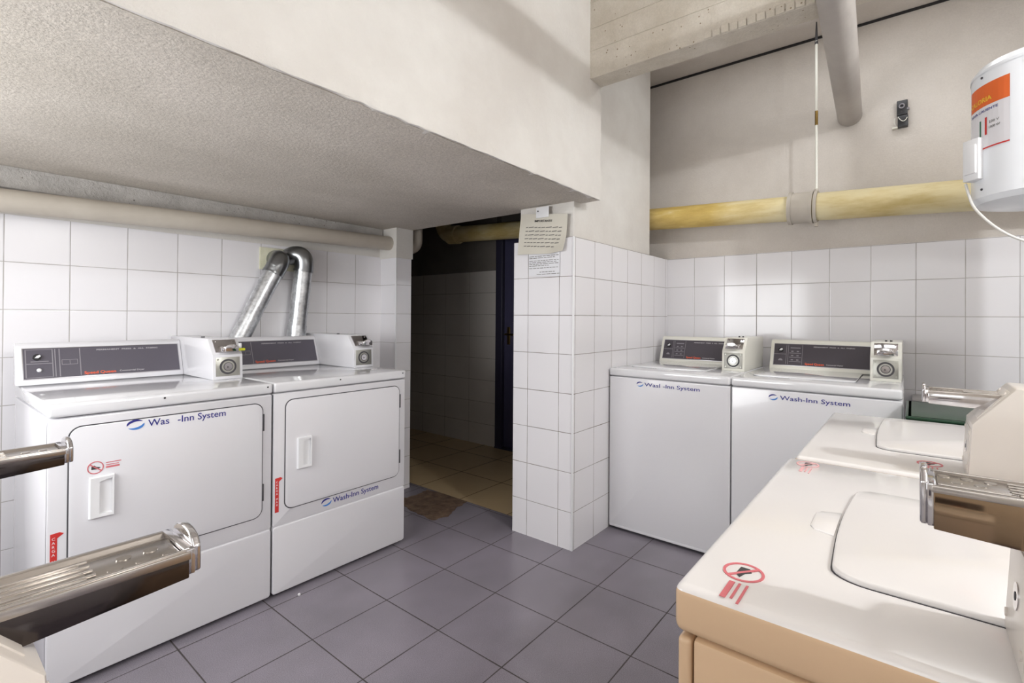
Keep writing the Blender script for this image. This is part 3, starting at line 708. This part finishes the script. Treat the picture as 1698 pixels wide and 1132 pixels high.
tube(b, [p-Vector((HC.x, HC.y, 1.60)) for p in fine], .0042, 10); link('power_cord', b, 'cord', h)

# black switch block on the far wall
sb = thing('wall_socket', 'small black socket block with loose wires on far wall', 'socket', (3.348, .070, 2.25), -90)
b = bmesh.new(); box(b, 0, .048, -.03, 0, .065, .145, r=.004); box(b, .004, .050, -.034, 0, 0, .062, r=.004); link('block', b, 'socket', sb)
b = bmesh.new(); ring(b, (.022, .112), .014, .008, -.036, -.028, 18); disc(b, (.050, .095), .006, -.03, -.01, 10); link('knob', b, 'print_dim', sb)
b = bmesh.new(); tube(b, bez((.006, -.034, .055), (.03, -.055, .0), (.046, -.036, .045), 8), .002, 6); tube(b, bez((-.008, -.02, .055), (-.016, -.03, .03), (-.004, -.03, .012), 6), .002, 6); box(b, -.02, .004, -.03, -.004, -.003, .006, r=.002)
link('wires', b, 'enamel_w', sb)

# ------------------------------------------------------------------ papers on the pillar
def paper(name, label, corners, mat, x=2.1055, curl=0):
    s = bmesh.new(); n = 12
    g = [[None]*(n+1) for _ in range(n+1)]
    (a, b_, c, d_) = corners                 # (y,z) top-left, top-right, bottom-right, bottom-left
    for i in range(n+1):
        for j in range(n+1):
            u, v = i/n, j/n
            y = (1-v)*((1-u)*a[0]+u*b_[0])+v*((1-u)*d_[0]+u*c[0]); z = (1-v)*((1-u)*a[1]+u*b_[1])+v*((1-u)*d_[1]+u*c[1])
            e = max(0, (u+v-1.55))*.045*curl + .0015*math.sin(5*u+3*v)*curl
            g[i][j] = s.verts.new((x-abs(e), y, z+max(0, u+v-1.7)*.04*curl))
    for i in range(n):
        for j in range(n): s.faces.new((g[i][j], g[i+1][j], g[i+1][j+1], g[i][j+1]))
    ex = bmesh.ops.extrude_face_region(s, geom=s.faces[:]); bmesh.ops.translate(s, vec=(.0006, 0, 0), verts=[q for q in ex['geom'] if isinstance(q, bmesh.types.BMVert)])
    return tag(link(name, s, mat), label, 'notice')
n1 = paper('paper_notice', 'yellowed IMPORTANTE notice in a plastic sleeve on pillar', [(1.728, 1.771), (1.416, 1.737), (1.432, 1.533), (1.752, 1.548)], 'paper', 2.108, 1)
rotp = Matrix.Rotation(R(-90), 4, 'Z') @ FRONT
text('heading', 'IMPORTANTE', .016, (2.1045, 1.630, 1.716), 'ink_dark', n1, width=.115, rot=rotp @ Matrix.Rotation(R(-5), 4, 'Z'), bold=.0002)
b = bmesh.new()
for k in range(6):
    y = 1.690+.003*k; z = 1.690-k*.0205; end = 1.450+.004*k
    while y > end+.01:
        wd = random.uniform(.012, .040); wd = min(wd, y-end); zz = z+(y-1.69)*.10; box(b, 2.1043, 2.1050, y-wd, y, zz, zz+.0045); y -= wd+.006
link('text_lines', b, 'ink', n1, False)
n2 = paper('paper_notice', 'small white printed sheet on tiles below the yellowed notice', [(1.676, 1.555), (1.469, 1.550), (1.469, 1.418), (1.675, 1.425)], 'paper2', 2.1130, 0)
b = bmesh.new()
for k, (z, y0, y1) in enumerate([(1.528, 1.672, 1.475), (1.519, 1.672, 1.50), (1.504, 1.672, 1.475), (1.495, 1.672, 1.48), (1.486, 1.672, 1.475), (1.477, 1.672, 1.54), (1.464, 1.672, 1.475), (1.442, 1.60, 1.50), (1.430, 1.62, 1.47)]):
    y = y0
    while y > y1+.01:
        wd = min(random.uniform(.01, .035), y-y1); box(b, 2.1119, 2.1125, y-wd, y, z, z+.0030); y -= wd+.005
link('text_lines', b, 'ink', n2, False)
b = bmesh.new(); box(b, 2.1035, 2.1045, 1.535, 1.620, 1.735, 1.792, r=.0003); tube(b, [(2.1035, 1.607, 1.772), (2.1015, 1.607, 1.772)], .004, 8, mi=1)
tag(link('tape_strip', b, ['tape', 'gasket']), 'white tape piece holding the yellowed notice at its top', 'tape')

# ------------------------------------------------------------------ corner beyond the almond washers
cr = thing('storage_crate', 'green plastic crate between far washer and almond washer', 'crate', (2.10, -.56, 0))
b = bmesh.new()
W_, D_, H_ = .40, .572, .90
for z0, z1, mi in ((0, .43, 0), (.435, .872, 0)):
    box(b, 0, W_, 0, .012, z0, z1, r=.002, mi=mi); box(b, 0, W_, D_-.012, D_, z0, z1, r=.002, mi=mi)
    box(b, 0, .012, 0, D_, z0, z1, r=.002, mi=mi); box(b, W_-.012, W_, 0, D_, z0, z1, r=.002, mi=mi); box(b, .01, W_-.01, .01, D_-.01, z0, z0+.012, mi=mi)
link('crate_body', b, 'green', cr)
for z in (.39, .812, .837, .860):
    b = bmesh.new(); box(b, -.008, W_+.008, -.008, D_+.006, z, z+.012, r=.005, seg=3); link('crate_rim', b, 'green_dark' if z != .837 else 'green', cr)
b = bmesh.new(); box(b, 0, .022, 0, .42, 0, .862, r=.004, mat=Matrix.Rotation(R(2.2), 4, 'Y'))
o = link('stone_slab', b, 'grey_stone'); o.location = (2.020, -.465, 0); tag(o, 'grey marbled slab leaning on the green crate', 'slab')
b = bmesh.new(); box(b, 3.12, 3.335, -.597, .0, .765, .80, r=.004); box(b, 3.16, 3.335, -.597, -.585, 0, .765); box(b, 3.16, 3.335, -.06, -.045, 0, .765)
tag(link('wall_shelf', b, 'grey_stone'), 'grey stone ledge in the far corner behind green crate', 'ledge')
# crumb on the floor by the dryer
b = bmesh.new(); s = bmesh.new(); bmesh.ops.create_icosphere(s, subdivisions=2, radius=.006)
for v in s.verts: v.co *= random.uniform(.85, 1.1)
merge(b, s); o = link('paper_crumb', b, 'white_plastic'); o.location = (1.06, 2.085, .005); tag(o, 'tiny white crumb on the floor before the dryers', 'crumb')
